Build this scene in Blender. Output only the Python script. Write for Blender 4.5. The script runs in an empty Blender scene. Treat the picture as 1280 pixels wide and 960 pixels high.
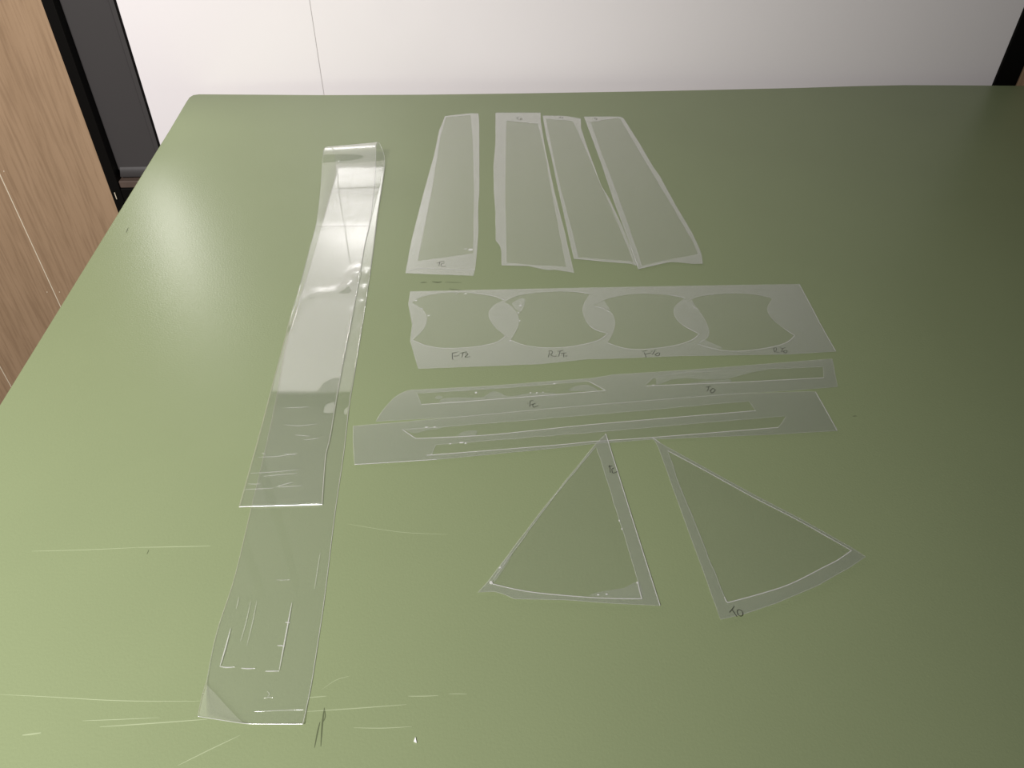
import bpy, bmesh, math, random
from mathutils import Vector, Matrix, noise
from mathutils.geometry import tessellate_polygon
C = bpy.context.scene.collection
random.seed(4)

# ------------------------------------------------------------------ camera
PITCH_S, PITCH_C, ROLL_S, ROLL_C = 0.654526, 0.756039, 0.009009, 0.999959
cam_data = bpy.data.cameras.new('camera')
cam_data.sensor_fit = 'HORIZONTAL'; cam_data.sensor_width = 36.0
cam_data.lens = 36.0 * 961.0 / 1280.0
cam_data.clip_start = 0.02
cam = bpy.data.objects.new('camera', cam_data); C.objects.link(cam)
fwd = Vector((0, PITCH_C, -PITCH_S)); r0 = Vector((1, 0, 0)); u0 = Vector((0, PITCH_S, PITCH_C))
rt = ROLL_C * r0 + ROLL_S * u0; up = -ROLL_S * r0 + ROLL_C * u0
m = Matrix.Identity(4)
for i in range(3):
    m[i][0] = rt[i]; m[i][1] = up[i]; m[i][2] = -fwd[i]
m[2][3] = 1.48
cam.matrix_world = m
bpy.context.scene.camera = cam

# ------------------------------------------------------------------ world, lamps, exposure
sc = bpy.context.scene
sc.view_settings.view_transform = 'Standard'; sc.view_settings.look = 'None'
sc.view_settings.gamma = 1.0; sc.view_settings.use_curve_mapping = False
sc.view_settings.exposure = 0.0
sc.cycles.transparent_max_bounces = 48   # stacked sheets of clear film
world = bpy.data.worlds.new('world'); sc.world = world; world.use_nodes = True
world.node_tree.nodes['Background'].inputs['Color'].default_value = (0.95, 0.97, 1.0, 1)
world.node_tree.nodes['Background'].inputs['Strength'].default_value = 0.03

def lamp(name, kind, loc, power, color=(1, 1, 1), size=None, target=None):
    d = bpy.data.lights.new(name, kind); d.energy = power; d.color = color
    if kind == 'AREA':
        d.shape = 'RECTANGLE'; d.size, d.size_y = size
    else:
        d.shadow_soft_size = size
    o = bpy.data.objects.new(name, d); C.objects.link(o); o.location = loc
    if target is not None:
        o.rotation_euler = (Vector(target) - Vector(loc)).to_track_quat('-Z', 'Y').to_euler()
    return o
# assumed lamps, both unseen: tilted panel over the table's left front, slim upright at the left column
lamp('assumed_ceiling_lamp', 'AREA', (-0.6, -0.6, 2.3), 97, (1.0, 0.965, 0.955), (0.6, 0.3), (-0.6 - 0.66, -0.6 + 0.62, 2.3 - 0.42))
lamp('assumed_column_lamp', 'AREA', (-0.755, 1.50, 1.235), 1.25, (1.0, 0.97, 0.93), (0.04, 0.22), (-0.62, 0.6, 1.10))

# ------------------------------------------------------------------ helpers
def tag(o, label=None, cat=None, group=None, kind=None):
    if label: o['label'] = label
    if cat: o['category'] = cat
    if group: o['group'] = group
    if kind: o['kind'] = kind
    return o

def thing(name, label, cat, loc, group=None, rz=0.0):
    o = bpy.data.objects.new(name, None); C.objects.link(o)
    o.empty_display_size = 0.05
    o.location = loc; o.rotation_euler = (0, 0, rz)
    return tag(o, label, cat, group)

class MB:
    """collects polygons in world space, then links them as one mesh object"""
    def __init__(s): s.v = []; s.f = []
    def add(s, vs, fs):
        b = len(s.v); s.v += [tuple(v) for v in vs]; s.f += [tuple(i + b for i in f) for f in fs]
        return s
    def box(s, x0, x1, y0, y1, z0, z1, fn=None):
        vs = [(x, y, z) for z in (z0, z1) for y in (y0, y1) for x in (x0, x1)]
        if fn: vs = [fn(*v) for v in vs]
        return s.add(vs, [(0, 2, 3, 1), (4, 5, 7, 6), (0, 1, 5, 4), (2, 6, 7, 3), (0, 4, 6, 2), (1, 3, 7, 5)])
    def prism(s, loops, z0, z1):
        """flat plate with optional holes: loops[0] outline, rest holes"""
        tris = tessellate_polygon([[Vector((p[0], p[1], 0)) for p in l] for l in loops])
        flat = [p for l in loops for p in l]; n = len(flat)
        vs = [(p[0], p[1], z0) for p in flat] + [(p[0], p[1], z1) for p in flat]
        fs = []
        for a, b, c in tris:
            ax, ay = flat[a][:2]; bx, by = flat[b][:2]; cx, cy = flat[c][:2]
            if (bx - ax) * (cy - ay) - (by - ay) * (cx - ax) < 0: b, c = c, b
            fs.append((a + n, b + n, c + n)); fs.append((a, c, b))
        k = 0
        for l in loops:
            m_ = len(l)
            for i in range(m_):
                a, b = k + i, k + (i + 1) % m_
                fs.append((a, b, b + n, a + n))
            k += m_
        return s.add(vs, fs)
    def ribbon(s, pts, w, z, h, closed=False, taper=False):
        """a low ridge along a polyline: three vertices across"""
        P = [Vector((p[0], p[1], p[2] if len(p) > 2 else z)) for p in pts]
        m_ = len(P); vs = []
        for i in range(m_):
            a = P[(i - 1) % m_] if (closed or i > 0) else P[i]
            b = P[(i + 1) % m_] if (closed or i < m_ - 1) else P[i]
            d = b - a; d.z = 0
            if d.length < 1e-9: d = Vector((1, 0, 0))
            d.normalize(); q = Vector((-d.y, d.x, 0)) * w * 0.5
            if taper and not closed:
                q *= 0.25 + 0.75 * math.sin(math.pi * (i + 0.35) / (m_ - 0.3))
            vs += [P[i] + q, P[i] + Vector((0, 0, h)), P[i] - q]
        fs = []
        for i in range(m_ if closed else m_ - 1):
            a, b = 3 * i, 3 * ((i + 1) % m_)
            fs += [(a, a + 1, b + 1, b), (a + 1, a + 2, b + 2, b + 1), (a + 2, a, b, b + 2)]
        return s.add(vs, fs)
    def build(s, name, mat, parent=None, smooth=False, bevel=0.0):
        me = bpy.data.meshes.new(name)
        vs = s.v
        if parent is not None:
            inv = pm[parent.name]
            vs = [tuple(inv @ Vector(v)) for v in vs]
        me.from_pydata(vs, [], s.f); me.validate(); me.update()
        bm = bmesh.new(); bm.from_mesh(me); bmesh.ops.recalc_face_normals(bm, faces=bm.faces); bm.to_mesh(me); bm.free()
        if smooth:
            for p in me.polygons: p.use_smooth = True
        me.materials.append(mat)
        o = bpy.data.objects.new(name, me); C.objects.link(o)
        if parent is not None: o.parent = parent
        if parent is not None or True: pm[o.name] = (pm[parent.name].copy() if parent is not None else Matrix.Identity(4))
        if bevel:
            b = o.modifiers.new('bevel', 'BEVEL'); b.width = bevel; b.segments = 3; b.limit_method = 'ANGLE'
        return o
pm = {}
def reg(o):
    pm[o.name] = (Matrix.Translation(o.location) @ o.rotation_euler.to_matrix().to_4x4()).inverted()
    return o

def smooth_line(pts, n=6, closed=False):
    """Catmull-Rom through the points"""
    P = [tuple(p) for p in pts]; m_ = len(P); out = []
    for i in range(m_ if closed else m_ - 1):
        if closed: a, b, c, d = P[i - 1], P[i], P[(i + 1) % m_], P[(i + 2) % m_]
        else: a, b, c, d = P[max(i - 1, 0)], P[i], P[i + 1], P[min(i + 2, m_ - 1)]
        for k in range(n):
            t = k / n
            out.append(tuple(0.5 * (2 * b[j] + (c[j] - a[j]) * t + (2 * a[j] - 5 * b[j] + 4 * c[j] - d[j]) * t * t
                                    + (3 * b[j] - a[j] - 3 * c[j] + d[j]) * t ** 3) for j in range(len(b))))
    if not closed: out.append(P[-1])
    return out

def wobble(pts, amp, step, closed=True, seed=0.0):
    """resample an outline and shake it a little, as hand-cut film edges are"""
    out = []; m_ = len(pts)
    for i in range(m_ if closed else m_ - 1):
        a, b = Vector(pts[i][:2]), Vector(pts[(i + 1) % m_][:2])
        L = (b - a).length; k = max(1, int(L / step)); d = (b - a).normalized(); q = Vector((-d.y, d.x))
        for j in range(k):
            t = j / k; p = a.lerp(b, t)
            fade = min(1.0, 4 * t, 4 * (1 - t))
            p = p + q * amp * fade * noise.noise(Vector((p.x * 60, p.y * 60, seed)))
            out.append((p.x, p.y))
    return out

# ------------------------------------------------------------------ materials
def nmat(name):
    mt = bpy.data.materials.new(name); mt.use_nodes = True
    nt = mt.node_tree; return mt, nt, nt.nodes, nt.links
def pbr(name, col, rough, spec=0.5, metal=0.0, bump=None, vary=None):
    mt, nt, N, L = nmat(name); b = N['Principled BSDF']
    b.inputs['Base Color'].default_value = (*col, 1); b.inputs['Roughness'].default_value = rough
    b.inputs['Specular IOR Level'].default_value = spec; b.inputs['Metallic'].default_value = metal
    tc = N.new('ShaderNodeTexCoord')
    if vary:
        nz = N.new('ShaderNodeTexNoise'); nz.inputs['Scale'].default_value = vary[0]; nz.inputs['Detail'].default_value = 4
        L.new(tc.outputs['Object'], nz.inputs['Vector'])
        mx = N.new('ShaderNodeMix'); mx.data_type = 'RGBA'
        mx.inputs[6].default_value = (*[c * (1 - vary[1]) for c in col], 1)
        mx.inputs[7].default_value = (*[min(1, c * (1 + vary[1])) for c in col], 1)
        L.new(nz.outputs['Fac'], mx.inputs[0]); L.new(mx.outputs[2], b.inputs['Base Color'])
    if bump:
        nb = N.new('ShaderNodeTexNoise'); nb.inputs['Scale'].default_value = bump[0]; nb.inputs['Detail'].default_value = 3
        L.new(tc.outputs['Object'], nb.inputs['Vector'])
        bp = N.new('ShaderNodeBump'); bp.inputs['Strength'].default_value = bump[1]; bp.inputs['Distance'].default_value = bump[2]
        L.new(nb.outputs['Fac'], bp.inputs['Height']); L.new(bp.outputs['Normal'], b.inputs['Normal'])
    return mt

def film_mat(name, tint, haze, haze_col, rough, gain=1.0, bump=None):
    """thin clear plastic: tinted see-through, a little whitish haze, mirror reflection by Fresnel"""
    mt, nt, N, L = nmat(name)
    for n_ in list(N):
        if n_.type != 'OUTPUT_MATERIAL': N.remove(n_)
    out = [n_ for n_ in N if n_.type == 'OUTPUT_MATERIAL'][0]
    tr = N.new('ShaderNodeBsdfTransparent'); tr.inputs[0].default_value = (*tint, 1)
    df = N.new('ShaderNodeBsdfDiffuse'); df.inputs[0].default_value = (*haze_col, 1)
    gl = N.new('ShaderNodeBsdfGlossy'); gl.inputs['Roughness'].default_value = rough
    gl.inputs[0].default_value = (1, 1, 1, 1)
    geo = N.new('ShaderNodeNewGeometry')
    ior = N.new('ShaderNodeMapRange'); ior.inputs['To Min'].default_value = 1.5; ior.inputs['To Max'].default_value = 1 / 1.5
    L.new(geo.outputs['Backfacing'], ior.inputs['Value'])     # the underside reflects like the upper side
    fr = N.new('ShaderNodeFresnel'); L.new(ior.outputs[0], fr.inputs['IOR'])
    mu = N.new('ShaderNodeMath'); mu.operation = 'MULTIPLY'; mu.inputs[1].default_value = gain; mu.use_clamp = True
    L.new(fr.outputs[0], mu.inputs[0])
    m1 = N.new('ShaderNodeMixShader'); m1.inputs[0].default_value = haze
    L.new(tr.outputs[0], m1.inputs[1]); L.new(df.outputs[0], m1.inputs[2])
    m2 = N.new('ShaderNodeMixShader'); L.new(mu.outputs[0], m2.inputs[0])
    L.new(m1.outputs[0], m2.inputs[1]); L.new(gl.outputs[0], m2.inputs[2])
    L.new(m2.outputs[0], out.inputs['Surface'])
    if bump:
        tc = N.new('ShaderNodeTexCoord')
        nb = N.new('ShaderNodeTexNoise'); nb.inputs['Scale'].default_value = bump[0]; nb.inputs['Detail'].default_value = 2
        L.new(tc.outputs['Object'], nb.inputs['Vector'])
        bp = N.new('ShaderNodeBump'); bp.inputs['Strength'].default_value = bump[1]; bp.inputs['Distance'].default_value = bump[2]
        L.new(nb.outputs['Fac'], bp.inputs['Height']); L.new(bp.outputs['Normal'], gl.inputs['Normal'])
    return mt

def wood_mat():
    mt, nt, N, L = nmat('oak_laminate'); b = N['Principled BSDF']; b.inputs['Roughness'].default_value = 0.45
    tc = N.new('ShaderNodeTexCoord'); mp = N.new('ShaderNodeMapping'); mp.inputs['Scale'].default_value = (1, 1, 0.06)
    L.new(tc.outputs['Object'], mp.inputs['Vector'])
    n1 = N.new('ShaderNodeTexNoise'); n1.inputs['Scale'].default_value = 26; n1.inputs['Detail'].default_value = 5; n1.inputs['Distortion'].default_value = 0.6
    L.new(mp.outputs[0], n1.inputs['Vector'])
    n2 = N.new('ShaderNodeTexNoise'); n2.inputs['Scale'].default_value = 160; n2.inputs['Detail'].default_value = 3
    L.new(mp.outputs[0], n2.inputs['Vector'])
    rp = N.new('ShaderNodeValToRGB'); rp.color_ramp.elements[0].position = 0.25; rp.color_ramp.elements[1].position = 0.75
    rp.color_ramp.elements[0].color = (0.335, 0.222, 0.132, 1); rp.color_ramp.elements[1].color = (0.40, 0.27, 0.165, 1)
    L.new(n1.outputs['Fac'], rp.inputs[0])
    mx = N.new('ShaderNodeMix'); mx.data_type = 'RGBA'; mx.blend_type = 'MULTIPLY'; mx.inputs[0].default_value = 0.6
    r2 = N.new('ShaderNodeValToRGB'); r2.color_ramp.elements[0].position = 0.35; r2.color_ramp.elements[1].position = 0.55
    r2.color_ramp.elements[0].color = (0.72, 0.70, 0.68, 1); r2.color_ramp.elements[1].color = (1, 1, 1, 1)
    L.new(n2.outputs['Fac'], r2.inputs[0])
    L.new(rp.outputs[0], mx.inputs[6]); L.new(r2.outputs[0], mx.inputs[7]); L.new(mx.outputs[2], b.inputs['Base Color'])
    bp = N.new('ShaderNodeBump'); bp.inputs['Strength'].default_value = 0.35; bp.inputs['Distance'].default_value = 0.002
    L.new(n2.outputs['Fac'], bp.inputs['Height']); L.new(bp.outputs['Normal'], b.inputs['Normal'])
    return mt

M = {}
M['mat'] = pbr('green_mat', (0.225, 0.268, 0.142), 0.37, 0.22, bump=(420, 0.35, 0.0006), vary=(5, 0.05))
M['slab'] = pbr('table_core', (0.30, 0.33, 0.22), 0.6)
M['steel_leg'] = pbr('grey_steel_leg', (0.25, 0.25, 0.25), 0.4, metal=0.6)
M['white'] = pbr('white_board', (0.86, 0.82, 0.82), 0.22, 0.5)
M['backing'] = pbr('dark_backing', (0.05, 0.045, 0.042), 0.8)
M['wood'] = wood_mat()
M['pin'] = pbr('pale_filler', (0.75, 0.66, 0.5), 0.6)
M['black'] = pbr('black_paint', (0.004, 0.0035, 0.003), 0.5, 0.12)
M['grey_steel'] = pbr('grey_painted_steel', (0.055, 0.051, 0.050), 0.4, 0.5, bump=(40, 0.1, 0.001))
M['rust'] = pbr('brown_primer_steel', (0.10, 0.07, 0.055), 0.45, 0.5, vary=(30, 0.3))
M['joint'] = pbr('grey_joint', (0.45, 0.42, 0.41), 0.6)
M['floor'] = pbr('floor_concrete', (0.10, 0.085, 0.07), 0.6, vary=(8, 0.15))
M['liner'] = film_mat('film_liner', (0.995, 0.995, 0.995), 0.018, (0.79, 0.82, 0.77), 0.22, 1.0, bump=(30, 0.2, 0.0004))
M['margin'] = film_mat('film_margin', (0.998, 0.998, 0.998), 0.056, (0.84, 0.87, 0.82), 0.20, 1.25, bump=(30, 0.2, 0.0004))
M['clear'] = film_mat('film_clear', (0.996, 0.996, 0.996), 0.032, (0.84, 0.87, 0.82), 0.035, 1.35)
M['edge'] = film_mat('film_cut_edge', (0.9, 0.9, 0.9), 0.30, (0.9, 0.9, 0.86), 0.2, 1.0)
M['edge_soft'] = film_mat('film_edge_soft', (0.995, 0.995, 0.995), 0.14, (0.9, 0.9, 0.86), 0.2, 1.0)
M['fleck'] = film_mat('air_fleck', (0.95, 0.95, 0.95), 0.40, (0.95, 0.95, 0.92), 0.2, 1.0)
M['bubble'] = film_mat('air_bubble', (0.997, 0.997, 0.997), 0.06, (0.84, 0.87, 0.82), 0.18, 1.0, bump=(60, 0.3, 0.0006))
M['pen'] = film_mat('grey_pen', (0.75, 0.75, 0.72), 0.30, (0.06, 0.06, 0.05), 0.5, 0.3)
M['scratch'] = pbr('pale_scratch', (0.31, 0.36, 0.21), 0.6, 0.3)
M['scuff'] = pbr('dark_scuff', (0.10, 0.12, 0.06), 0.6, 0.3)
M['paper'] = pbr('white_paper', (0.85, 0.85, 0.83), 0.7, 0.3)

TZ = 0.90
# ------------------------------------------------------------------ setting
WTH, WOY = 0.06148, 1.6272
we = Vector((math.cos(WTH), math.sin(WTH), 0)); wn = Vector((-math.sin(WTH), math.cos(WTH), 0)); wo = Vector((0, WOY, 0))
def wl(u_, d_, z_):                     # along the wall, out of the wall, height
    return tuple(wo + we * u_ - wn * d_ + Vector((0, 0, z_)))

fl = MB().box(-3.2, 3.2, -2.5, 2.4, -0.05, 0.0).build('floor', M['floor']); tag(fl, kind='structure')
wall = MB().box(-2.6, 2.2, -0.14, -0.07, 0.0, 2.75, wl).build('wall_back', M['backing']); tag(wall, kind='structure')
seam_white = [(-0.3976,1.0669),(-0.3977,0.8854)]
us = 0.5 * (seam_white[0][0] + seam_white[1][0])
UL, UR = -0.7618, 1.037                  # white panels between the two columns
WTOP = 1.74
MB().box(UL, us - 0.0005, -0.07, 0.0, 0.0, WTOP, wl).build('white_panel', M['white'], wall, bevel=0.0006)
MB().box(us + 0.0005, UR, -0.07, 0.0, 0.0, WTOP, wl).build('white_panel', M['white'], wall, bevel=0.0006)
MB().box(us - 0.0004, us + 0.0004, -0.06, -0.0008, 0.0, WTOP, wl).build('joint_strip', M['joint'], wall)
MB().box(UL, UR, -0.07, 0.012, WTOP, WTOP + 0.04, wl).build('top_rail', M['black'], wall)
wood_left = [(-0.8930,0.9052),(-1.1220,0.3742),(-1.3446,0.1212)]
u1, u2 = wood_left[1][0], wood_left[2][0]
UE = -0.900                             # right edge of the wood cladding
edges_l = [UE, u1, u2]
while edges_l[-1] > -2.5: edges_l.append(edges_l[-1] - (u1 - u2))
for a, b in zip(edges_l[1:], edges_l[:-1]):
    pl = MB().box(a + 0.0012, b - 0.0003, -0.06, 0.0, 0.0, WTOP, wl).build('wood_plank', M['wood'], wall, bevel=0.0012)
    MB().box(a - 0.0006, a + 0.0014, -0.05, 0.0004, 0.0, WTOP, wl).build('joint_strip', M['pin'], wall)
x = 1.093
while x < 2.1:
    MB().box(x + 0.0012, x + 0.14, -0.06, 0.0, 0.0, WTOP, wl).build('wood_plank', M['wood'], wall, bevel=0.0012); x += 0.14
pins = [(-1.1374,0.4150),(-1.1082,0.4141),(-1.1100,0.7287)]
for (pu, pz) in pins:
    MB().box(pu - 0.001, pu + 0.001, -0.002, 0.0008, pz - 0.001, pz + 0.001, wl).build('nail_head', M['pin'], wall)

# left steel column: two flanges, a set-back web, cap plate below
co = wl(-0.826, 0.0, 0.0)
col = reg(thing('steel_column', 'dark grey steel column with black flanges between wood cladding and white panel, left of table', 'column', co, rz=WTH))
MB().box(-0.8995, -0.8770, -0.065, 0.004, 0.0, 2.7, wl).build('flange', M['black'], col, bevel=0.002)
MB().box(-0.8772, -0.776, -0.062, -0.020, 0.715, 2.7, wl).build('web', M['grey_steel'], col, bevel=0.004)
MB().box(-0.779, -0.7665, -0.062, -0.002, 0.70, 2.7, wl).build('flange', M['grey_steel'], col, bevel=0.003)
MB().box(-0.7665, -0.762, -0.065, 0.001, 0.0, 2.7, wl).build('seal', M['black'], col)
# weld bead at the foot of the web, brown ledge and black base box
wb = []
for i in range(13):
    t = i / 12; wb.append((-0.872 + 0.094 * t, 0.0, 0.0))
wm = MB()
for k, (uu, _, _) in enumerate(wb[:-1]):
    u3 = wb[k + 1][0]
    wm.add([wl(uu, -0.020, 0.724), wl(u3, -0.020, 0.724), wl(u3, -0.008, 0.707), wl(uu, -0.008, 0.707), wl(uu, -0.020, 0.700), wl(u3, -0.020, 0.700)],
           [(0, 1, 2, 3), (3, 2, 5, 4)])
wm.build('weld_fillet', M['grey_steel'], col, smooth=True)
MB().box(-0.8765, -0.764, -0.062, 0.000, 0.684, 0.700, wl).build('base_plate', M['rust'], col, bevel=0.002)
MB().box(-0.8765, -0.764, -0.062, 0.004, 0.0, 0.684, wl).build('base_box', M['black'], col, bevel=0.002)
MB().box(-0.8915, -0.890, 0.003, 0.0055, 0.660, 0.676, wl).build('painted_glint', M['pin'], col)  # pale sliver on the flange, a glint of light put in as colour
# unseen housing and bracket, added to hold the assumed upright lamp on this column
MB().box(-0.788, -0.735, 0.048, 0.059, 1.115, 1.36, wl).build('added_lamp_housing', M['black'], col, bevel=0.002)
MB().box(-0.779, -0.7675, -0.004, 0.049, 1.225, 1.245, wl).build('added_lamp_bracket', M['black'], col)
# right post
po = wl(1.065, 0.0, 0.0)
post = reg(thing('steel_post', 'plain black steel post between white panel and wood cladding, right of table', 'column', po, rz=WTH))
MB().box(1.0375, 1.088, -0.010, 0.004, 0.0, 2.7, wl).build('flange', M['black'], post, bevel=0.002)
MB().box(1.055, 1.072, -0.065, -0.010, 0.0, 2.7, wl).build('web', M['black'], post)

# ------------------------------------------------------------------ table
outline = [(-0.5689,0.6282),(-0.5914,0.8719),(-0.6264,1.2497),(-0.6383,1.3810),(-0.6526,1.5203),(-0.6540,1.5417),(-0.6508,1.5543),(-0.6409,1.5590),(-0.5568,1.5597),(-0.3867,1.5608),(-0.1845,1.5683),(-0.0054,1.5789),(0.2755,1.5983),(0.5969,1.6254),(0.7187,1.6391),(0.8229,1.6473),(0.9250,1.6489),(1.0776,1.6495)]
a0, a1 = outline[0], outline[2]
dl = (Vector(a0) - Vector(a1)).normalized()
front_l = (a0[0] + dl.x * 0.50, a0[1] + dl.y * 0.50)
outl = [front_l] + outline + [(1.42, outline[-1][1] + 0.02), (1.44, 0.20), (1.40, 0.115)]
tb = reg(thing('work_table', 'large work table covered with a plain olive green cutting mat', 'table', (0.4, 0.85, 0.0)))
mat_o = MB().prism([outl], TZ - 0.004, TZ).build('cutting_mat', M['mat'], tb, bevel=0.0016)
cx = sum(p[0] for p in outl) / len(outl); cy = sum(p[1] for p in outl) / len(outl)
inn = []
for p in outl:
    d = Vector((0.42 - p[0], 0.85 - p[1])).normalized(); inn.append((p[0] + d.x * 0.004, p[1] + d.y * 0.004))
MB().prism([inn], TZ - 0.040, TZ - 0.004).build('table_top', M['slab'], tb)
for (lx, ly) in ((-0.42, 0.30), (-0.52, 1.40), (1.28, 0.30), (1.28, 1.48)):
    MB().box(lx - 0.03, lx + 0.03, ly - 0.03, ly + 0.03, 0.0, TZ - 0.04).build('leg', M['steel_leg'], tb)
MB().box(-0.42, 1.28, 0.285, 0.315, TZ - 0.12, TZ - 0.04).build('apron', M['steel_leg'], tb)
MB().box(-0.52, 1.28, 1.385, 1.415, TZ - 0.12, TZ - 0.04).build('apron', M['steel_leg'], tb)
def mark(pts, w, mat, name, n=5):
    MB().ribbon(smooth_line(pts, n), w, TZ, 0.00012, taper=True).build(name, M[mat], tb)
for pts, w in (
    ([(-0.4385,0.4298),(-0.3882,0.4321),(-0.3437,0.4351)], 0.0006), ([(-0.3437,0.4352),(-0.3124,0.4362),(-0.2773,0.4375)], 0.0010),
    ([(-0.3984,0.2934),(-0.3588,0.2919),(-0.3148,0.2897),(-0.2779,0.2891),(-0.2407,0.2895)], 0.0007), ([(-0.3252,0.2732),(-0.3031,0.2743),(-0.2671,0.2762)], 0.0006),
    ([(-0.3100,0.2687),(-0.2716,0.2718),(-0.2307,0.2753)], 0.0010), ([(-0.3655,0.2619),(-0.3587,0.2628),(-0.3522,0.2639)], 0.0014),
    ([(-0.2418,0.2407),(-0.2219,0.2524),(-0.2023,0.2633)], 0.0008), ([(-0.1559,0.2820),(-0.1215,0.2847),(-0.0798,0.2883)], 0.0009),
    ([(-0.1583,0.2931),(-0.1506,0.2938),(-0.1432,0.2945)], 0.0008), ([(-0.0793,0.2951),(-0.0681,0.2952),(-0.0555,0.2958)], 0.0009), ([(-0.0481,0.2972),(-0.0406,0.2974),(-0.0330,0.2972)], 0.0006),
    ([(-0.1179,0.2698),(-0.0960,0.2697),(-0.0737,0.2711)], 0.0007), ([(-0.1547,0.4645),(-0.1042,0.4556),(-0.0589,0.4532)], 0.0004), ([(-0.1480,0.2997),(-0.1381,0.3078),(-0.1278,0.3113)], 0.0005)):
    mark(pts, w, 'scratch', 'scratch')
for pts, w in (
    ([(-0.1442,0.2742),(-0.1445,0.2662),(-0.1445,0.2543)], 0.0012), ([(-0.1430,0.2851),(-0.1421,0.2724),(-0.1400,0.2555)], 0.0014), ([(-0.1430,0.2851),(-0.1410,0.2779),(-0.1420,0.2736)], 0.0009),
    ([(-0.1255,0.8783),(-0.1213,0.8791),(-0.1166,0.8792)], 0.0022), ([(-0.1101,0.8813),(-0.1018,0.8795),(-0.0965,0.8815)], 0.0028), ([(-0.0926,0.8804),(-0.0817,0.8798),(-0.0697,0.8796)], 0.0014),
    ([(-0.0861,0.8642),(-0.0763,0.8619),(-0.0698,0.8616)], 0.0018), ([(-0.5761,1.0196),(-0.5747,1.0113),(-0.5738,1.0043)], 0.0016), ([(-0.3325,0.4328),(-0.3323,0.4301),(-0.3324,0.4274)], 0.0008),
    ([(0.3765,0.6205),(0.3794,0.6212),(0.3811,0.6208)], 0.0012)):
    mark(pts, w, 'scuff', 'scuff_mark')

# ------------------------------------------------------------------ film sheets
def centroid(p): return (sum(q[0] for q in p) / len(p), sum(q[1] for q in p) / len(p))
def strokes(parent, lines, z, w=0.0007):
    mb = MB()
    for l in lines: mb.ribbon(smooth_line(l, 5), w, z, 0.00006)
    return mb.build('handwriting', M['pen'], parent)
def blob(p, rx, ry, rot=0.0, n=12):
    return [(p[0] + rx * math.cos(t) * math.cos(rot) - ry * math.sin(t) * math.sin(rot),
             p[1] + rx * math.cos(t) * math.sin(rot) + ry * math.sin(t) * math.cos(rot)) for t in [2 * math.pi * k / n for k in range(n)]]
def sheet(name, label, group, outer, inners, z0=0.0002, writing=(), bubbles=(), flecks=(), edge_runs=(), cat='film sheet', rough_inner=0.0008, outer_w=0.00045):
    c = centroid(outer); z = TZ + z0
    t = reg(thing(name, label, cat, (c[0], c[1], z), group))
    out_r = wobble(outer, 0.0003, 0.012, seed=z0 * 1e4)
    MB().prism([out_r], z, z + 0.0002).build('backing_liner', M['liner'], t)
    holes = [wobble(i, rough_inner, 0.006, seed=3.1 + k) for k, i in enumerate(inners)]
    mg = MB().prism([out_r] + holes, z + 0.00025, z + 0.00040).build('film_margin', M['margin'], t)
    zt = z + 0.00042
    MB().ribbon(out_r, outer_w, zt, 0.00008, closed=True).build('outer_edge', M['edge_soft'], t)
    for h_ in holes: MB().ribbon(h_, 0.0005, zt, 0.00008, closed=True).build('cut_edge', M['edge_soft'], t)
    for run in edge_runs: MB().ribbon(smooth_line(run, 4), 0.0009, zt + 0.0001, 0.0001).build('cut_edge', M['edge'], t)
    for b in bubbles: MB().prism([b], z + 0.00025, z + 0.00036).build('air_bubble', M['bubble'], t)
    for (p, rx, ry, rot) in flecks: MB().prism([blob(p, rx * 0.8, ry * 0.75, rot)], z + 0.00025, z + 0.00048).build('air_fleck', M['fleck'], t)
    for wset in writing: strokes(t, wset, zt + 0.00012)
    return t

G1 = 'tapered film sheets along the back of the table'
# 1: leftmost tapered sheet, "Tc" at its near end
sheet('film_sheet', 'tapered clear film sheet at far left of four, handwritten Tc at its near end', G1,
    [(-0.1336,1.4547),(-0.0884,1.4688),(-0.0699,1.4692),(-0.0661,1.4105),(-0.0595,1.2397),(-0.0559,1.1441),(-0.0558,1.0934),(-0.0523,1.0159),(-0.0523,0.9482),(-0.0529,0.9138),(-0.0546,0.8961),(-0.1483,0.9008),(-0.1491,0.9880),(-0.1451,1.1424),(-0.1401,1.2778),(-0.1394,1.3855),(-0.1355,1.4301)],
    [[(-0.1316,1.4492),(-0.0844,1.4613),(-0.0761,1.3644),(-0.0638,1.1439),(-0.0576,0.9700),(-0.0569,0.9535),(-0.1347,0.9320),(-0.1332,1.1426),(-0.1353,1.3631)]],
    0.0002,
    writing=[[[(-0.1074,0.9275),(-0.1021,0.9307),(-0.0972,0.9328)], [(-0.1033,0.9307),(-0.1034,0.9244),(-0.1040,0.9196)], [(-0.0965,0.9280),(-0.1002,0.9258),(-0.1008,0.9216),(-0.0981,0.9186),(-0.0938,0.9195)]]],
    flecks=[([(-0.0614,0.9642)][0], 0.0042, 0.0036, 0.2), ([(-0.0688,0.9662)][0], 0.0036, 0.0011, 0.5)],
    edge_runs=[[(-0.1336,1.4547),(-0.0884,1.4688),(-0.0699,1.4692)], [(-0.1428,0.9076),(-0.1239,0.9132),(-0.0532,0.9097)]])
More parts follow.
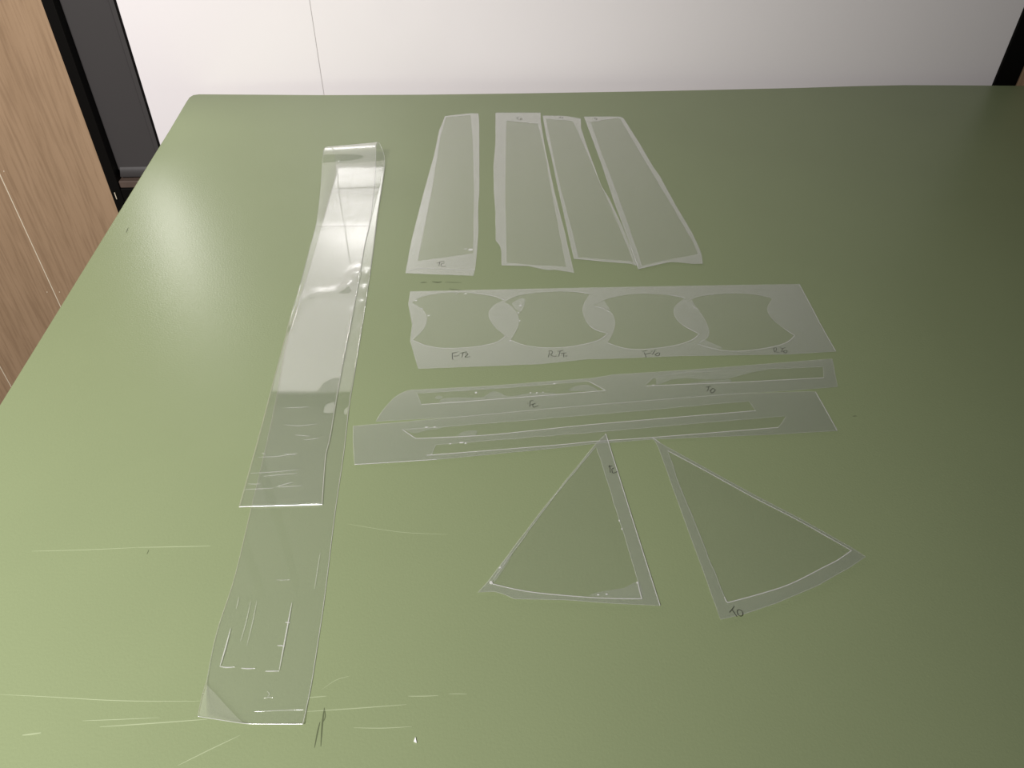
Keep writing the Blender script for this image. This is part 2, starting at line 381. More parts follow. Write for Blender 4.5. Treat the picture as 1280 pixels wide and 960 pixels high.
# 2
sheet('film_sheet', 'tapered clear film sheet second from left, marked To, notched left edge', G1,
    [(-0.0365,1.4740),(0.0503,1.4760),(0.0503,1.4321),(0.0554,1.3067),(0.0659,1.1465),(0.0740,1.0484),(0.0812,0.9504),(0.0844,0.9054),(0.0763,0.9084),(0.0585,0.9132),(0.0498,0.9120),(0.0363,0.9159),(0.0216,0.9223),(-0.0162,0.9235),(-0.0168,0.9596),(-0.0185,0.9729),(-0.0217,0.9829),(-0.0256,0.9901),(-0.0280,1.0779),(-0.0319,1.1446),(-0.0350,1.2402),(-0.0336,1.3303)],
    [[(-0.0159,1.4352),(0.0448,1.4224),(0.0545,1.2917),(0.0618,1.1464),(0.0746,0.9203),(0.0216,0.9250),(-0.0094,0.9301),(-0.0142,1.1449)]],
    0.0002,
    writing=[[[(0.0024,1.4475),(0.0052,1.4512),(0.0092,1.4535)], [(0.0049,1.4516),(0.0070,1.4443),(0.0080,1.4404)], [(0.0110,1.4435),(0.0132,1.4485),(0.0152,1.4454),(0.0133,1.4405),(0.0108,1.4412),(0.0110,1.4444)]]],
    flecks=[([(0.0446,1.4129)][0], 0.0014, 0.0022, 0.2), ([(0.0459,1.3944)][0], 0.0012, 0.002, 0.2), ([(0.0282,1.4270)][0], 0.0022, 0.0009, 0.0)],
    edge_runs=[[(-0.0159,1.4355),(0.0107,1.4292),(0.0440,1.4224)], [(-0.0365,1.4740),(-0.0047,1.4747),(0.0503,1.4760)], [(-0.0162,0.9235),(0.0216,0.9223)]])
# 3
sheet('film_sheet', 'tapered clear film sheet third from left, tucked under its right neighbour at the near corner', G1,
    [(0.0545,1.4617),(0.0970,1.4607),(0.1274,1.4481),(0.1248,1.4061),(0.1294,1.3362),(0.1438,1.1677),(0.1533,1.1229),(0.1654,1.0296),(0.1703,0.9717),(0.1756,0.9272),(0.1726,0.9256),(0.1653,0.9305),(0.1325,0.9351),(0.0863,0.9426),(0.0697,1.1991),(0.0659,1.2698),(0.0590,1.3638)],
    [[(0.0598,1.4466),(0.1114,1.4361),(0.1165,1.4015),(0.1402,1.2005),(0.1507,1.1153),(0.1673,0.9694),(0.1699,0.9361),(0.0929,0.9457),(0.0732,1.1992)]],
    0.0002,
    writing=[[[(0.0855,1.4527),(0.0878,1.4557),(0.0902,1.4565)], [(0.0878,1.4565),(0.0885,1.4540),(0.0888,1.4516)], [(0.0915,1.4529),(0.0930,1.4549),(0.0936,1.4529),(0.0924,1.4509),(0.0915,1.4529)]]],
    flecks=[([(0.0874,1.4456)][0], 0.0022, 0.0012, 0.0), ([(0.0934,1.4442)][0], 0.0012, 0.0008, 0.0), ([(0.0736,1.4449)][0], 0.0012, 0.0008, 0.0)],
    edge_runs=[[(0.0545,1.4617),(0.0970,1.4607),(0.1274,1.4481)], [(0.0863,0.9426),(0.1325,0.9351),(0.1653,0.9305)]])
# 4
sheet('film_sheet', 'tapered clear film sheet at far right of four, near corner lapping over its neighbour', G1,
    [(0.1339,1.4565),(0.1804,1.4579),(0.2035,1.4581),(0.2096,1.4492),(0.2268,1.3307),(0.2379,1.2411),(0.2450,1.2026),(0.2549,1.1066),(0.2663,1.0204),(0.2695,0.9779),(0.2697,0.9558),(0.2670,0.9310),(0.2535,0.9303),(0.2384,0.9332),(0.2246,0.9349),(0.2178,0.9335),(0.1742,0.9151),(0.1708,0.9766),(0.1594,1.1107),(0.1505,1.2499)],
    [[(0.1445,1.4300),(0.1983,1.4517),(0.2032,1.4467),(0.2190,1.3254),(0.2473,1.1185),(0.2636,0.9913),(0.2653,0.9557),(0.2317,0.9444),(0.1802,0.9237),(0.1790,0.9564),(0.1660,1.1484),(0.1540,1.2872)]],
    0.0010,
    writing=[[[(0.1524,1.4506),(0.1548,1.4514),(0.1572,1.4507)], [(0.1538,1.4506),(0.1543,1.4470),(0.1548,1.4434)], [(0.1569,1.4466),(0.1582,1.4471),(0.1583,1.4442),(0.1567,1.4410),(0.1562,1.4434),(0.1569,1.4466)]]],
    flecks=[([(0.2647,0.9553)][0], 0.002, 0.001, 0.3), ([(0.2345,0.9444)][0], 0.0012, 0.0008, 0.3), ([(0.2132,0.9387)][0], 0.0012, 0.0008, 0.3)],
    edge_runs=[[(0.1339,1.4565),(0.1804,1.4579),(0.2080,1.4562)], [(0.1699,0.9829),(0.1722,0.9520),(0.1748,0.9223)], [(0.1742,0.9151),(0.1950,0.9248),(0.2178,0.9335)]])

# cup sheet: four waisted ovals cut in a row
def cup(t_, r_, b_, l_):
    def arc(l): return smooth_line(l, 4)
    return arc(t_)[:-1] + arc(r_)[:-1] + arc(b_)[:-1] + arc(l_)[:-1]
cups_t = [[(-0.1325,0.8300),(-0.1214,0.8435),(-0.0921,0.8538),(-0.0571,0.8543),(-0.0289,0.8478),(-0.0120,0.8379)], [(-0.0115,0.8331),(0.0083,0.8496),(0.0481,0.8585),(0.0786,0.8590),(0.1028,0.8540)],
          [(0.1064,0.8278),(0.1259,0.8437),(0.1551,0.8541),(0.1837,0.8560),(0.2088,0.8529),(0.2280,0.8458)], [(0.2306,0.8394),(0.2480,0.8505),(0.2776,0.8570),(0.3063,0.8585),(0.3282,0.8548),(0.3447,0.8471)]]
cups_r = [[(-0.0120,0.8379),(-0.0271,0.8217),(-0.0304,0.8023),(-0.0227,0.7799),(-0.0083,0.7602)], [(0.1028,0.8540),(0.0936,0.8315),(0.0908,0.8119),(0.0949,0.7891),(0.1049,0.7745),(0.1191,0.7667)],
          [(0.2280,0.8458),(0.2136,0.8295),(0.2083,0.8127),(0.2109,0.7942),(0.2218,0.7786),(0.2330,0.7677)], [(0.3447,0.8471),(0.3352,0.8314),(0.3308,0.8170),(0.3338,0.7984),(0.3427,0.7804),(0.3518,0.7664)]]
cups_b = [[(-0.0083,0.7602),(-0.0219,0.7458),(-0.0516,0.7367),(-0.0834,0.7345),(-0.1051,0.7394),(-0.1229,0.7503)], [(0.1191,0.7667),(0.1031,0.7512),(0.0723,0.7402),(0.0444,0.7371),(0.0167,0.7412),(-0.0026,0.7521)],
          [(0.2330,0.7677),(0.2204,0.7545),(0.1950,0.7427),(0.1551,0.7354),(0.1322,0.7393),(0.1167,0.7487)], [(0.3518,0.7664),(0.3379,0.7520),(0.3116,0.7410),(0.2737,0.7338),(0.2461,0.7380),(0.2273,0.7474)]]
cups_l = [[(-0.1229,0.7503),(-0.1124,0.7712),(-0.1092,0.7898),(-0.1123,0.8068),(-0.1215,0.8203),(-0.1325,0.8300)], [(-0.0026,0.7521),(0.0049,0.7730),(0.0078,0.7915),(0.0048,0.8105),(-0.0032,0.8253),(-0.0115,0.8331)],
          [(0.1167,0.7487),(0.1250,0.7683),(0.1301,0.7907),(0.1283,0.8091),(0.1234,0.8161),(0.1064,0.8278)], [(0.2273,0.7474),(0.2409,0.7592),(0.2461,0.7723),(0.2462,0.7948),(0.2418,0.8156),(0.2306,0.8394)]]
cups = [cup(*q) for q in zip(cups_t, cups_r, cups_b, cups_l)]
sheet('film_sheet', 'broad film band with four waisted oval cut-outs in a row, mid-table', None,
    [(-0.1368,0.8563),(-0.0011,0.8637),(0.1501,0.8715),(0.2526,0.8764),(0.3897,0.8823),(0.3913,0.7956),(0.3914,0.7910),(0.3935,0.7352),(0.3344,0.7289),(0.2049,0.7238),(0.1019,0.7162),(0.0942,0.7167),(0.0331,0.7060),(-0.0498,0.6999),(-0.1104,0.6952),(-0.1254,0.7479),(-0.1266,0.7820),(-0.1364,0.8280)],
    cups, 0.0002,
    writing=[[[(-0.0724,0.7251),(-0.0720,0.7188),(-0.0710,0.7128)], [(-0.0729,0.7247),(-0.0693,0.7261),(-0.0658,0.7277)], [(-0.0703,0.7193),(-0.0670,0.7197),(-0.0636,0.7215)],
              [(-0.0631,0.7246),(-0.0591,0.7265),(-0.0546,0.7282)], [(-0.0594,0.7262),(-0.0599,0.7214),(-0.0605,0.7171)], [(-0.0575,0.7243),(-0.0547,0.7247),(-0.0534,0.7234),(-0.0550,0.7209),(-0.0567,0.7181),(-0.0534,0.7180),(-0.0504,0.7192)]],
             [[(0.0448,0.7283),(0.0442,0.7235),(0.0432,0.7189)], [(0.0438,0.7308),(0.0469,0.7313),(0.0488,0.7293),(0.0482,0.7266),(0.0462,0.7244)], [(0.0462,0.7243),(0.0481,0.7215),(0.0510,0.7208),(0.0536,0.7217)],
              [(0.0545,0.7308),(0.0578,0.7310),(0.0618,0.7327)], [(0.0579,0.7307),(0.0569,0.7261),(0.0558,0.7206)], [(0.0587,0.7262),(0.0622,0.7274),(0.0657,0.7280)], [(0.0627,0.7274),(0.0619,0.7238),(0.0619,0.7194)], [(0.0635,0.7213),(0.0650,0.7216),(0.0667,0.7218)]],
             [[(0.1596,0.7297),(0.1603,0.7252),(0.1610,0.7203)], [(0.1573,0.7319),(0.1600,0.7323),(0.1637,0.7340)], [(0.1612,0.7269),(0.1640,0.7275),(0.1678,0.7290)],
              [(0.1684,0.7326),(0.1696,0.7326),(0.1705,0.7328)], [(0.1737,0.7346),(0.1711,0.7296),(0.1690,0.7258)], [(0.1724,0.7257),(0.1742,0.7277),(0.1765,0.7293),(0.1781,0.7292),(0.1779,0.7263),(0.1757,0.7237),(0.1735,0.7238),(0.1721,0.7263)]],
             [[(0.3187,0.7389),(0.3187,0.7358),(0.3187,0.7325)], [(0.3183,0.7394),(0.3216,0.7413),(0.3224,0.7399),(0.3218,0.7374),(0.3200,0.7352)], [(0.3200,0.7337),(0.3220,0.7325),(0.3237,0.7318)],
              [(0.3272,0.7412),(0.3302,0.7406),(0.3339,0.7415)], [(0.3299,0.7403),(0.3283,0.7360),(0.3263,0.7334)], [(0.3286,0.7349),(0.3298,0.7334),(0.3307,0.7310),(0.3337,0.7336),(0.3340,0.7361),(0.3321,0.7365),(0.3294,0.7343)]]],
    flecks=[([(-0.1271,0.8353)][0], 0.0022, 0.0014, 0.2), ([(-0.0749,0.8520)][0], 0.0012, 0.001, 0), ([(-0.0628,0.8522)][0], 0.0026, 0.0011, 0),
            ([(-0.1178,0.8176)][0], 0.0016, 0.0012, -0.6), ([(-0.1076,0.8019)][0], 0.0024, 0.0010, 0.0), ([(-0.0125,0.8391)][0], 0.0016, 0.0009, -0.5),
            ([(0.0101,0.8259)][0], 0.0022, 0.0015, 0.2), ([(0.0073,0.8098)][0], 0.0014, 0.0018, 0), ([(0.0091,0.7923)][0], 0.0012, 0.0016, 0),
            ([(-0.0052,0.8244)][0], 0.0012, 0.001, 0), ([(0.1239,0.8151)][0], 0.0013, 0.0011, 0), ([(-0.0026,0.7507)][0], 0.0015, 0.0012, 0), ([(0.2366,0.8236)][0], 0.0015, 0.0012, 0)],
    bubbles=[smooth_line([(-0.0009,0.8301),(0.0106,0.8423),(0.0163,0.8404),(0.0156,0.8283),(0.0105,0.8126),(0.0064,0.8144)], 3, True), smooth_line([(0.1092,0.8278),(0.1197,0.8377),(0.1221,0.8329),(0.1264,0.8185),(0.1231,0.8185)], 3, True),
             smooth_line([(0.2319,0.8385),(0.2367,0.8420),(0.2388,0.8298),(0.2436,0.8180),(0.2402,0.8189)], 3, True), smooth_line([(0.2296,0.7474),(0.2366,0.7569),(0.2457,0.7494),(0.2569,0.7402),(0.2437,0.7392)], 3, True)],
    edge_runs=cups_b + [[(-0.0571,0.8543),(-0.0289,0.8478),(-0.0120,0.8379)], [(0.0786,0.8590),(0.0925,0.8575),(0.1028,0.8540)], [(0.0967,0.7836),(0.1048,0.7738),(0.1191,0.7667)],
                        [(0.2088,0.8529),(0.2197,0.8501),(0.2280,0.8458)], [(0.2151,0.7866),(0.2218,0.7786),(0.2330,0.7677)], [(0.3427,0.7804),(0.3472,0.7730),(0.3518,0.7664)], [(0.1062,0.8254),(0.1157,0.8222),(0.1247,0.8147)],
                        [(0.3897,0.8823),(0.3907,0.8362),(0.3913,0.7956)], [(0.3914,0.7910),(0.3923,0.7620),(0.3935,0.7352)], [(0.3894,0.7961),(0.3902,0.7937),(0.3914,0.7910)]],
    rough_inner=0.0003)

G2 = 'long film strips with slender bar cut-outs'
sheet('film_sheet', 'long film strip with rounded left end and two short dark bars, marked Tc and To', G2,
    smooth_line([(-0.1477,0.6050),(-0.1423,0.6234),(-0.1312,0.6455),(-0.1184,0.6562),(-0.1069,0.6579)], 4) + [(-0.0271,0.6654),(0.0442,0.6748),(0.0925,0.6809),(0.1121,0.6858),(0.1169,0.6876),(0.2123,0.6981),(0.3847,0.7211),(0.3751,0.6698),(0.3207,0.6625),(0.2482,0.6553),(0.0896,0.6343),(0.0428,0.6284),(-0.0482,0.6143)],
    [[(-0.1075,0.6518),(-0.0784,0.6546),(-0.0036,0.6629),(0.0884,0.6754),(0.1069,0.6593),(-0.0264,0.6417),(-0.1009,0.6328)], [(0.1524,0.6681),(0.1644,0.6825),(0.1997,0.6930),(0.3002,0.7005),(0.3693,0.7058),(0.3642,0.6855),(0.2566,0.6756)]],
    0.0002,
    writing=[[[(0.0173,0.6365),(0.0179,0.6365),(0.0185,0.6368)], [(0.0207,0.6409),(0.0204,0.6362),(0.0201,0.6310)], [(0.0208,0.6406),(0.0226,0.6410),(0.0244,0.6409)], [(0.0211,0.6336),(0.0235,0.6349),(0.0264,0.6369)], [(0.0237,0.6352),(0.0234,0.6316),(0.0249,0.6300),(0.0273,0.6317),(0.0297,0.6328)]],
             [[(0.2227,0.6668),(0.2258,0.6677),(0.2290,0.6689)], [(0.2261,0.6675),(0.2248,0.6631),(0.2228,0.6596)], [(0.2258,0.6608),(0.2280,0.6621),(0.2299,0.6646),(0.2316,0.6637),(0.2326,0.6616),(0.2303,0.6588),(0.2275,0.6565),(0.2271,0.6596),(0.2270,0.6612)]]],
    bubbles=[smooth_line([(-0.0770,0.6352),(-0.0749,0.6442),(-0.0405,0.6453),(-0.0308,0.6476),(-0.0221,0.6561),(-0.0127,0.6534),(-0.0033,0.6479),(0.0201,0.6535),(0.0436,0.6549),(0.0506,0.6529),(0.0576,0.6533),(0.0575,0.6509),(0.0200,0.6469),(-0.0264,0.6424)], 3, True),
             smooth_line([(0.0649,0.6588),(0.0724,0.6660),(0.0844,0.6691),(0.0914,0.6663),(0.0984,0.6592),(0.0861,0.6583)], 3, True), smooth_line([(-0.0870,0.6444),(-0.0830,0.6476),(-0.0782,0.6448),(-0.0821,0.6420)], 3, True),
             [(0.1659,0.6829),(0.1997,0.6932),(0.3023,0.6994),(0.2823,0.6943),(0.2616,0.6861),(0.2515,0.6823),(0.2418,0.6804),(0.2232,0.6805),(0.2027,0.6827),(0.1859,0.6800),(0.1721,0.6723),(0.1655,0.6694),(0.1677,0.6794)],
             [(0.1891,0.6704),(0.2227,0.6773),(0.2536,0.6813),(0.2552,0.6777),(0.2523,0.6748)]],
    flecks=[([(-0.0408,0.6538)][0], 0.0016, 0.002, 0), ([(0.0488,0.6704)][0], 0.002, 0.0009, 0), ([(0.0213,0.6546)][0], 0.0012, 0.0009, 0), ([(0.0283,0.6547)][0], 0.0012, 0.0009, 0), ([(0.0354,0.6555)][0], 0.001, 0.0009, 0), ([(0.1627,0.6694)][0], 0.0016, 0.0012, 0)],
    edge_runs=[[(0.0884,0.6754),(0.0976,0.6675),(0.1069,0.6593)], [(0.1069,0.6593),(-0.0264,0.6417),(-0.1009,0.6328)], [(0.1538,0.6680),(0.2566,0.6756),(0.3642,0.6855)]])
sheet('film_sheet', 'long straight film strip with two thin dark parallel bars, nearer than the round-ended strip', G2,
    [(-0.1711,0.5966),(-0.1261,0.6026),(-0.0482,0.6138),(0.0427,0.6272),(0.0896,0.6339),(0.2480,0.6542),(0.3384,0.6602),(0.3463,0.6596),(0.3490,0.6285),(0.3513,0.5962),(0.2862,0.5901),(0.1496,0.5806),(0.0852,0.5729),(0.0408,0.5653),(-0.0770,0.5483),(-0.1295,0.5429),(-0.1604,0.5400),(-0.1673,0.5733)],
    [[(-0.1170,0.5918),(-0.1072,0.5929),(-0.0808,0.5957),(0.1063,0.6204),(0.2668,0.6427),(0.2707,0.6269),(0.0873,0.6024),(-0.0247,0.5848),(-0.1015,0.5785)], [(-0.0828,0.5546),(-0.0797,0.5694),(0.1038,0.5924),(0.1741,0.6020),(0.3024,0.6189),(0.2888,0.6004),(0.1500,0.5833),(0.0854,0.5765),(0.0428,0.5700),(-0.0775,0.5553)]],
    0.0010,
    bubbles=[smooth_line([(-0.1136,0.5909),(-0.1073,0.5939),(-0.0786,0.5962),(-0.0766,0.5943),(-0.0915,0.5912),(-0.1032,0.5864)], 3, True), smooth_line([(-0.0577,0.5832),(-0.0515,0.5895),(-0.0383,0.5916),(-0.0380,0.5847),(-0.0467,0.5827)], 3, True)],
    flecks=[([(-0.0919,0.5960)][0], 0.0022, 0.0009, 0.1), ([(-0.0830,0.5964)][0], 0.0018, 0.0009, 0.1), ([(-0.0528,0.5731)][0], 0.003, 0.0012, 0.1), ([(-0.0484,0.5722)][0], 0.0016, 0.0012, 0.1), ([(-0.0646,0.5711)][0], 0.0014, 0.0009, 0.1)],
    edge_runs=[[(0.3463,0.6596),(0.3490,0.6285),(0.3513,0.5962)], [(0.2707,0.6269),(0.0873,0.6024),(-0.0247,0.5848),(-0.1015,0.5785)], [(0.2888,0.6004),(0.1500,0.5833),(0.0854,0.5765)], [(0.0854,0.5765),(0.0428,0.5700),(-0.0775,0.5553),(-0.0828,0.5546)], [(-0.1604,0.5400),(-0.1295,0.5429),(-0.0770,0.5483)], [(-0.1170,0.5918),(-0.1090,0.5848),(-0.1015,0.5785)]])

G3 = 'wedge-shaped film sheets at the front right'
arc1 = smooth_line([(0.1146,0.3837),(0.0902,0.3837),(0.0645,0.3850),(0.0262,0.3885),(0.0034,0.3925),(-0.0175,0.3981)], 4)
sheet('film_sheet', 'wedge-shaped film sheet on the left of two, point resting on the barred strip, marked Tc', G3,
    [(0.1008,0.5875),(0.1162,0.4724),(0.1294,0.3771),(0.0901,0.3789),(0.0469,0.3821),(0.0034,0.3826),(-0.0053,0.3872),(-0.0141,0.3899),(-0.0281,0.3889),(-0.0197,0.3999),(0.0281,0.4787),(0.0870,0.5696)],
    [[(0.0890,0.5683),(0.0932,0.5425),(0.1030,0.4747),(0.1096,0.4305),(0.1133,0.4020)] + arc1 + [(0.0021,0.4315),(0.0424,0.4990)]],
    0.0018,
    writing=[[[(0.1004,0.5418),(0.1006,0.5366),(0.1004,0.5315)], [(0.0992,0.5390),(0.1005,0.5402),(0.1034,0.5408)], [(0.1048,0.5378),(0.1026,0.5362),(0.1026,0.5334),(0.1027,0.5309),(0.1052,0.5313),(0.1078,0.5331)]]],
    bubbles=[smooth_line([(0.0690,0.3865),(0.0825,0.3913),(0.1004,0.3948),(0.1132,0.4012),(0.1140,0.3848),(0.0906,0.3845)], 3, True), smooth_line([(-0.0145,0.4032),(-0.0076,0.4204),(0.0014,0.4315),(-0.0013,0.4226),(-0.0092,0.4074),(-0.0144,0.3990)], 3, True)],
    flecks=[([(-0.0170,0.3989)][0], 0.0018, 0.0022, 0.4), ([(0.0769,0.3874)][0], 0.0013, 0.0009, 0), ([(0.0843,0.3881)][0], 0.0013, 0.0009, 0), ([(0.1127,0.4003)][0], 0.0013, 0.0013, 0), ([(0.1049,0.4598)][0], 0.0012, 0.0009, 0.5), ([(0.1035,0.4698)][0], 0.0009, 0.0014, 0.2), ([(-0.0093,0.4149)][0], 0.0013, 0.001, 0.6)],
    edge_runs=[arc1, [(0.1008,0.5875),(0.1162,0.4724),(0.1294,0.3771)], [(0.1146,0.3837),(0.1135,0.3921),(0.1128,0.4012)]])
arc2 = smooth_line([(0.3143,0.4372),(0.2980,0.4263),(0.2832,0.4185),(0.2483,0.4004),(0.2192,0.3899),(0.1888,0.3807)], 4)
sheet('film_sheet', 'wedge-shaped film sheet on the right of two, curved near edge, marked To', G3,
    [(0.1503,0.5821),(0.1570,0.5743),(0.1989,0.5385),(0.2386,0.5047),(0.2776,0.4738),(0.3152,0.4408),(0.3250,0.4306),(0.3054,0.4177),(0.2716,0.3987),(0.2301,0.3804),(0.2007,0.3698),(0.1790,0.3642),(0.1746,0.4031),(0.1675,0.4586),(0.1541,0.5697)],
    [[(0.1635,0.5630),(0.1982,0.5346),(0.2381,0.5005),(0.2766,0.4704)] + arc2 + [(0.1869,0.3863),(0.1760,0.4637),(0.1683,0.5132)]],
    0.0018,
    writing=[[[(0.1880,0.3710),(0.1907,0.3738),(0.1934,0.3771)], [(0.1909,0.3732),(0.1922,0.3703),(0.1935,0.3668)], [(0.1949,0.3692),(0.1947,0.3713),(0.1958,0.3735),(0.1976,0.3734),(0.1992,0.3719),(0.1992,0.3697),(0.1976,0.3675),(0.1960,0.3677),(0.1949,0.3692)]]],
    edge_runs=[[(0.1635,0.5630),(0.1982,0.5346),(0.2381,0.5005),(0.2766,0.4704),(0.3143,0.4372)], arc2, [(0.1503,0.5821),(0.1536,0.5785),(0.1570,0.5743)], [(0.1869,0.3863),(0.1875,0.3823),(0.1888,0.3807)]])
SCR = [(-0.0711,0.2594),(-0.0702,0.2627),(-0.0688,0.2585)]
s_ = reg(thing('paper_scrap', 'tiny white triangular paper scrap near the front edge of the mat', 'scrap', (*centroid(SCR), TZ)))
MB().prism([SCR], TZ, TZ + 0.0012).build('paper', M['paper'], s_)

# ------------------------------------------------------------------ long clear strip, folded back on itself
left = [(-0.2335,0.2716,0.0140),(-0.2377,0.2903,0.0065),(-0.2402,0.3071,0.0008),(-0.2448,0.3482,0.0006),(-0.2452,0.4033,0.0004),(-0.2508,0.4777,0.0004),(-0.2569,0.5577,0.0004),(-0.2645,0.6384,0.0004),(-0.2760,0.7403,0.0004),(-0.2791,0.8178,0.0005),(-0.2826,0.9221,0.0006),(-0.2852,0.9805,0.0007),(-0.2891,1.0437,0.0010),(-0.2940,1.1371,0.0012),(-0.2969,1.1957,0.0020),(-0.3027,1.2308,0.0040),(-0.3036,1.2384,0.0120),(-0.3057,1.2370,0.0240),(-0.3114,1.2380,0.0320),(-0.3164,1.2279,0.0350),(-0.3155,1.2074,0.0330),(-0.3144,1.1876,0.0240),(-0.3076,1.1292,0.0120),(-0.2995,1.0579,0.0040),(-0.2957,1.0172,0.0022),(-0.2925,0.9629,0.0018),(-0.2860,0.8605,0.0016),(-0.2813,0.7780,0.0016),(-0.2741,0.6644,0.0015),(-0.2680,0.5741,0.0015),(-0.2650,0.5230,0.0015),(-0.2627,0.4826,0.0015)]
right = [(-0.1562,0.2707,0.0025),(-0.1565,0.2872,0.0014),(-0.1568,0.3067,0.0006),(-0.1588,0.3425,0.0004),(-0.1615,0.3848,0.0004),(-0.1693,0.4786,0.0004),(-0.1746,0.5587,0.0004),(-0.1810,0.6329,0.0004),(-0.1843,0.6957,0.0004),(-0.1899,0.7911,0.0005),(-0.1979,0.9172,0.0006),(-0.2026,0.9820,0.0007),(-0.2092,1.0676,0.0010),(-0.2133,1.1359,0.0012),(-0.2168,1.1913,0.0020),(-0.2199,1.2325,0.0040),(-0.2231,1.2527,0.0120),(-0.2265,1.2563,0.0240),(-0.2315,1.2597,0.0320),(-0.2322,1.2424,0.0350),(-0.2302,1.2216,0.0330),(-0.2273,1.1894,0.0240),(-0.2221,1.1309,0.0120),(-0.2177,1.0569,0.0040),(-0.2160,1.0186,0.0022),(-0.2144,0.9642,0.0018),(-0.2088,0.8772,0.0016),(-0.2036,0.7791,0.0016),(-0.1982,0.6655,0.0015),(-0.1927,0.5810,0.0015),(-0.1918,0.5494,0.0015),(-0.1833,0.4865,0.0015)]
SUB = 12
Ls = smooth_line(left, SUB); Rs = smooth_line(right, SUB)
NX = 56
bumps = [(p[0], p[1], a, w) for p, a, w in (
    ([(-0.2140,0.8915)][0], 0.0030, 0.012), ([(-0.2187,0.8602)][0], 0.0022, 0.009), ([(-0.2029,0.8977)][0], 0.0020, 0.0065), ([(-0.2004,0.8529)][0], 0.0020, 0.0065),
    ([(-0.1967,0.8216)][0], 0.0018, 0.0055), ([(-0.2055,0.8054)][0], 0.0016, 0.005), ([(-0.2002,0.7663)][0], 0.0013, 0.0045), ([(-0.1915,0.7681)][0], 0.0006, 0.006),
    ([(-0.2060,0.6770)][0], 0.0008, 0.011), ([(-0.1978,0.6123)][0], 0.0007, 0.009), ([(-0.1797,0.6138)][0], 0.0005, 0.007))]
bumps_low = [(p[0], p[1], a, w) for p, a, w in (
    ([(-0.2015,0.8957)][0], 0.0022, 0.0060), ([(-0.1989,0.8567)][0], 0.0022, 0.0060), ([(-0.1972,0.8252)][0], 0.0020, 0.0055), ([(-0.1907,0.7698)][0], 0.0012, 0.0045), ([(-0.1779,0.6138)][0], 0.0008, 0.006))]
crease_line = smooth_line([(-0.2806,0.7734),(-0.2804,0.8043),(-0.2741,0.8331),(-0.2631,0.8462),(-0.2476,0.8484),(-0.2316,0.8543),(-0.2210,0.8678)], 6)
zoff = 0.0003
CA, CB = [Vector(p) for p in [(-0.2419,0.3068),(-0.2014,0.2730)]]
CN = (CB - CA).normalized(); CN = Vector((CN.y, -CN.x))      # towards the lifted near-left corner
if CN.x > 0: CN = -CN
verts = []
for i, (l, r) in enumerate(zip(Ls, Rs)):
    row = i / SUB
    for j in range(NX + 1):
        t = j / NX
        p = Vector(l[:3]).lerp(Vector(r[:3]), t)
        zz = p.z
        if row < 3:      # the lifted near-left corner eases off across the width
            sd = ((p.x - CA.x) * CN.x + (p.y - CA.y) * CN.y)
            zz = 0.0006 + 0.52 * 0.5 * (sd + math.sqrt(sd * sd + 0.0022 ** 2)) + 0.0022 * t * t * max(0.0, 1 - row / 1.4) ** 2
        if row > 21:     # air under the upper layer
            for (bx, by, a, w) in bumps:
                zz += a * math.exp(-((p.x - bx) ** 2 + (0.8 * (p.y - by)) ** 2) / (w * w))
            dmin = min((p.x - q[0]) ** 2 + (p.y - q[1]) ** 2 for q in crease_line)
            zz += 0.0018 * math.exp(-dmin / (0.006 ** 2))
            zz += 0.00015 * (noise.noise(Vector((p.x * 14, p.y * 9, 2.0))) + 1)
        elif row < 13:
            for (bx, by, a, w) in bumps_low:
                zz += a * math.exp(-((p.x - bx) ** 2 + (0.8 * (p.y - by)) ** 2) / (w * w))
            zz += 0.00005 * (noise.noise(Vector((p.x * 14, p.y * 9, 5.0))) + 1)
        verts.append((p.x, p.y, TZ + zoff + zz))
faces = []
for i in range(len(Ls) - 1):
    for j in range(NX):
        a = i * (NX + 1) + j; faces.append((a, a + 1, a + NX + 2, a + NX + 1))
ct = centroid([(-0.2610,0.4779),(-0.2391,1.2596)])
strip = reg(thing('film_strip', 'long glossy clear film strip folded back on itself, curled over at its far end', 'film strip', (ct[0], ct[1], TZ)))
me_mb = MB().add(verts, faces)
fo = me_mb.build('clear_film', M['clear'], strip, smooth=True)
so = fo.modifiers.new('thickness', 'SOLIDIFY'); so.thickness = 0.00015; so.offset = 0.0
# bright cut edges along both sides and both ends
def edge_tube(pts, rad, name, mat):
    mb = MB(); vs = []; m_ = len(pts); P = [Vector(p) for p in pts]
    for i in range(m_):
        d = (P[min(i + 1, m_ - 1)] - P[max(i - 1, 0)]).normalized()
        s1 = d.cross(Vector((0.3, 0.2, 1))).normalized(); s2 = d.cross(s1)
        for k in range(4):
            an = math.pi / 2 * k; vs.append(P[i] + rad * (math.cos(an) * s1 + math.sin(an) * s2))
    fs = [(4 * i + k, 4 * i + (k + 1) % 4, 4 * i + 4 + (k + 1) % 4, 4 * i + 4 + k) for i in range(m_ - 1) for k in range(4)]
    return mb.add(vs, fs).build(name, M[mat], strip)
def vrow(i): return [verts[i * (NX + 1) + j] for j in range(NX + 1)]
nrow = len(Ls)
edge_tube([verts[i * (NX + 1)] for i in range(nrow)], 0.00028, 'side_edge', 'edge_soft')
edge_tube([verts[i * (NX + 1) + NX] for i in range(nrow)], 0.00035, 'side_edge', 'edge')
edge_tube(vrow(0), 0.00035, 'end_edge', 'edge')
edge_tube(vrow(nrow - 1), 0.00055, 'end_edge', 'edge')
zt = TZ + zoff + 0.0012
def crease_and_glint(pts, w=0.0007, mat='edge', zz=0.0):
    MB().ribbon(smooth_line(pts, 4), w, zt + zz, 0.0001, taper=True).build('crease_and_glint', M[mat], strip)
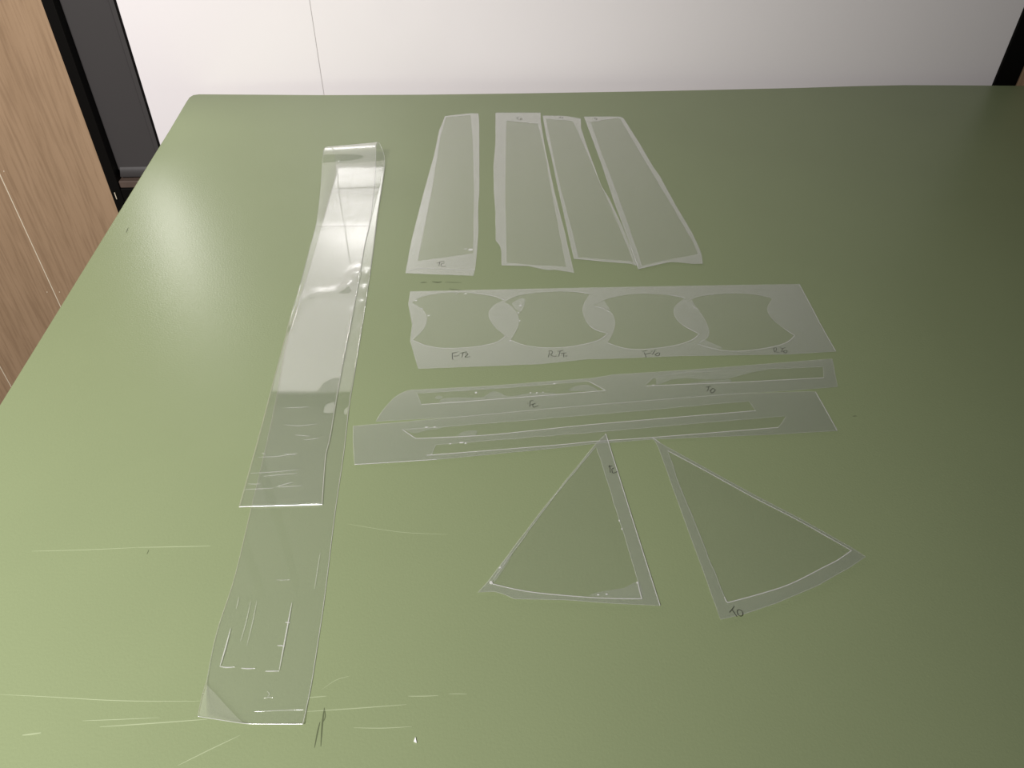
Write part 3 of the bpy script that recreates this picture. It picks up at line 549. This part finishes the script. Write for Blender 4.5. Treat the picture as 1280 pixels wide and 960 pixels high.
for pts in ([(-0.2341,0.3520),(-0.2333,0.3332),(-0.2331,0.3177)], [(-0.2331,0.3177),(-0.2271,0.3169),(-0.2210,0.3174)], [(-0.2156,0.3164),(-0.2103,0.3160),(-0.2045,0.3163)],
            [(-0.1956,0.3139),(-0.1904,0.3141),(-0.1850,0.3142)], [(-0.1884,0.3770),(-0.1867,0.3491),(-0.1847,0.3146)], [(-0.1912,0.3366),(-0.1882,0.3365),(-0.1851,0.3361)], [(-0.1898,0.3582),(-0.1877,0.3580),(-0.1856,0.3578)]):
    crease_and_glint(pts, 0.0010)
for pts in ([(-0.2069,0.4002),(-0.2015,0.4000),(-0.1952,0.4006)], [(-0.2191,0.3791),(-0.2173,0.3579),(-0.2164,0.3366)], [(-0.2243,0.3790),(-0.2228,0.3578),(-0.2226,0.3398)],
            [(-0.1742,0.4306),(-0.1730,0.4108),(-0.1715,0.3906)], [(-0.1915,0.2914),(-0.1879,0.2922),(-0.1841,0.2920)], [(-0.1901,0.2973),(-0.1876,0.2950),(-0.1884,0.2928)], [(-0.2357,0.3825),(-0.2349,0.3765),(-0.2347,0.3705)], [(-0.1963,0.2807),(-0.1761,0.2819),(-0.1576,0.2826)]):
    crease_and_glint(pts, 0.0006, 'edge_soft')
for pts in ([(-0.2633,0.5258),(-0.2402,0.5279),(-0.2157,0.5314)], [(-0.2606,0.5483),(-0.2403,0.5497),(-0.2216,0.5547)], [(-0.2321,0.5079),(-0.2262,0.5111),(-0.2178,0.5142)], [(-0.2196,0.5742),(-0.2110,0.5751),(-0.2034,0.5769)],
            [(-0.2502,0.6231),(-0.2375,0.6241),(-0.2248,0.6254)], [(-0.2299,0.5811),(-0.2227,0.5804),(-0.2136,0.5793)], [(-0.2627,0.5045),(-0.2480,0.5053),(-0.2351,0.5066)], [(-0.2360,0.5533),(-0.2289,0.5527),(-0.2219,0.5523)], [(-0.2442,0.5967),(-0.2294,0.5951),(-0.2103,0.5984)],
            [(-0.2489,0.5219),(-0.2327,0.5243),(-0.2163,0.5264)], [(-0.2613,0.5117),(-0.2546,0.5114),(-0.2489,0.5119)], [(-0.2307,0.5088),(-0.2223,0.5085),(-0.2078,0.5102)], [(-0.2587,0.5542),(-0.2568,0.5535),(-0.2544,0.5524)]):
    crease_and_glint(pts, 0.0009, 'edge_soft', 0.001)
crease_and_glint([(-0.2973,1.0234),(-0.2568,1.0251),(-0.2173,1.0258)], 0.0012, 'edge', 0.0016)  # reflection on the bend, painted as a pale line across the strip
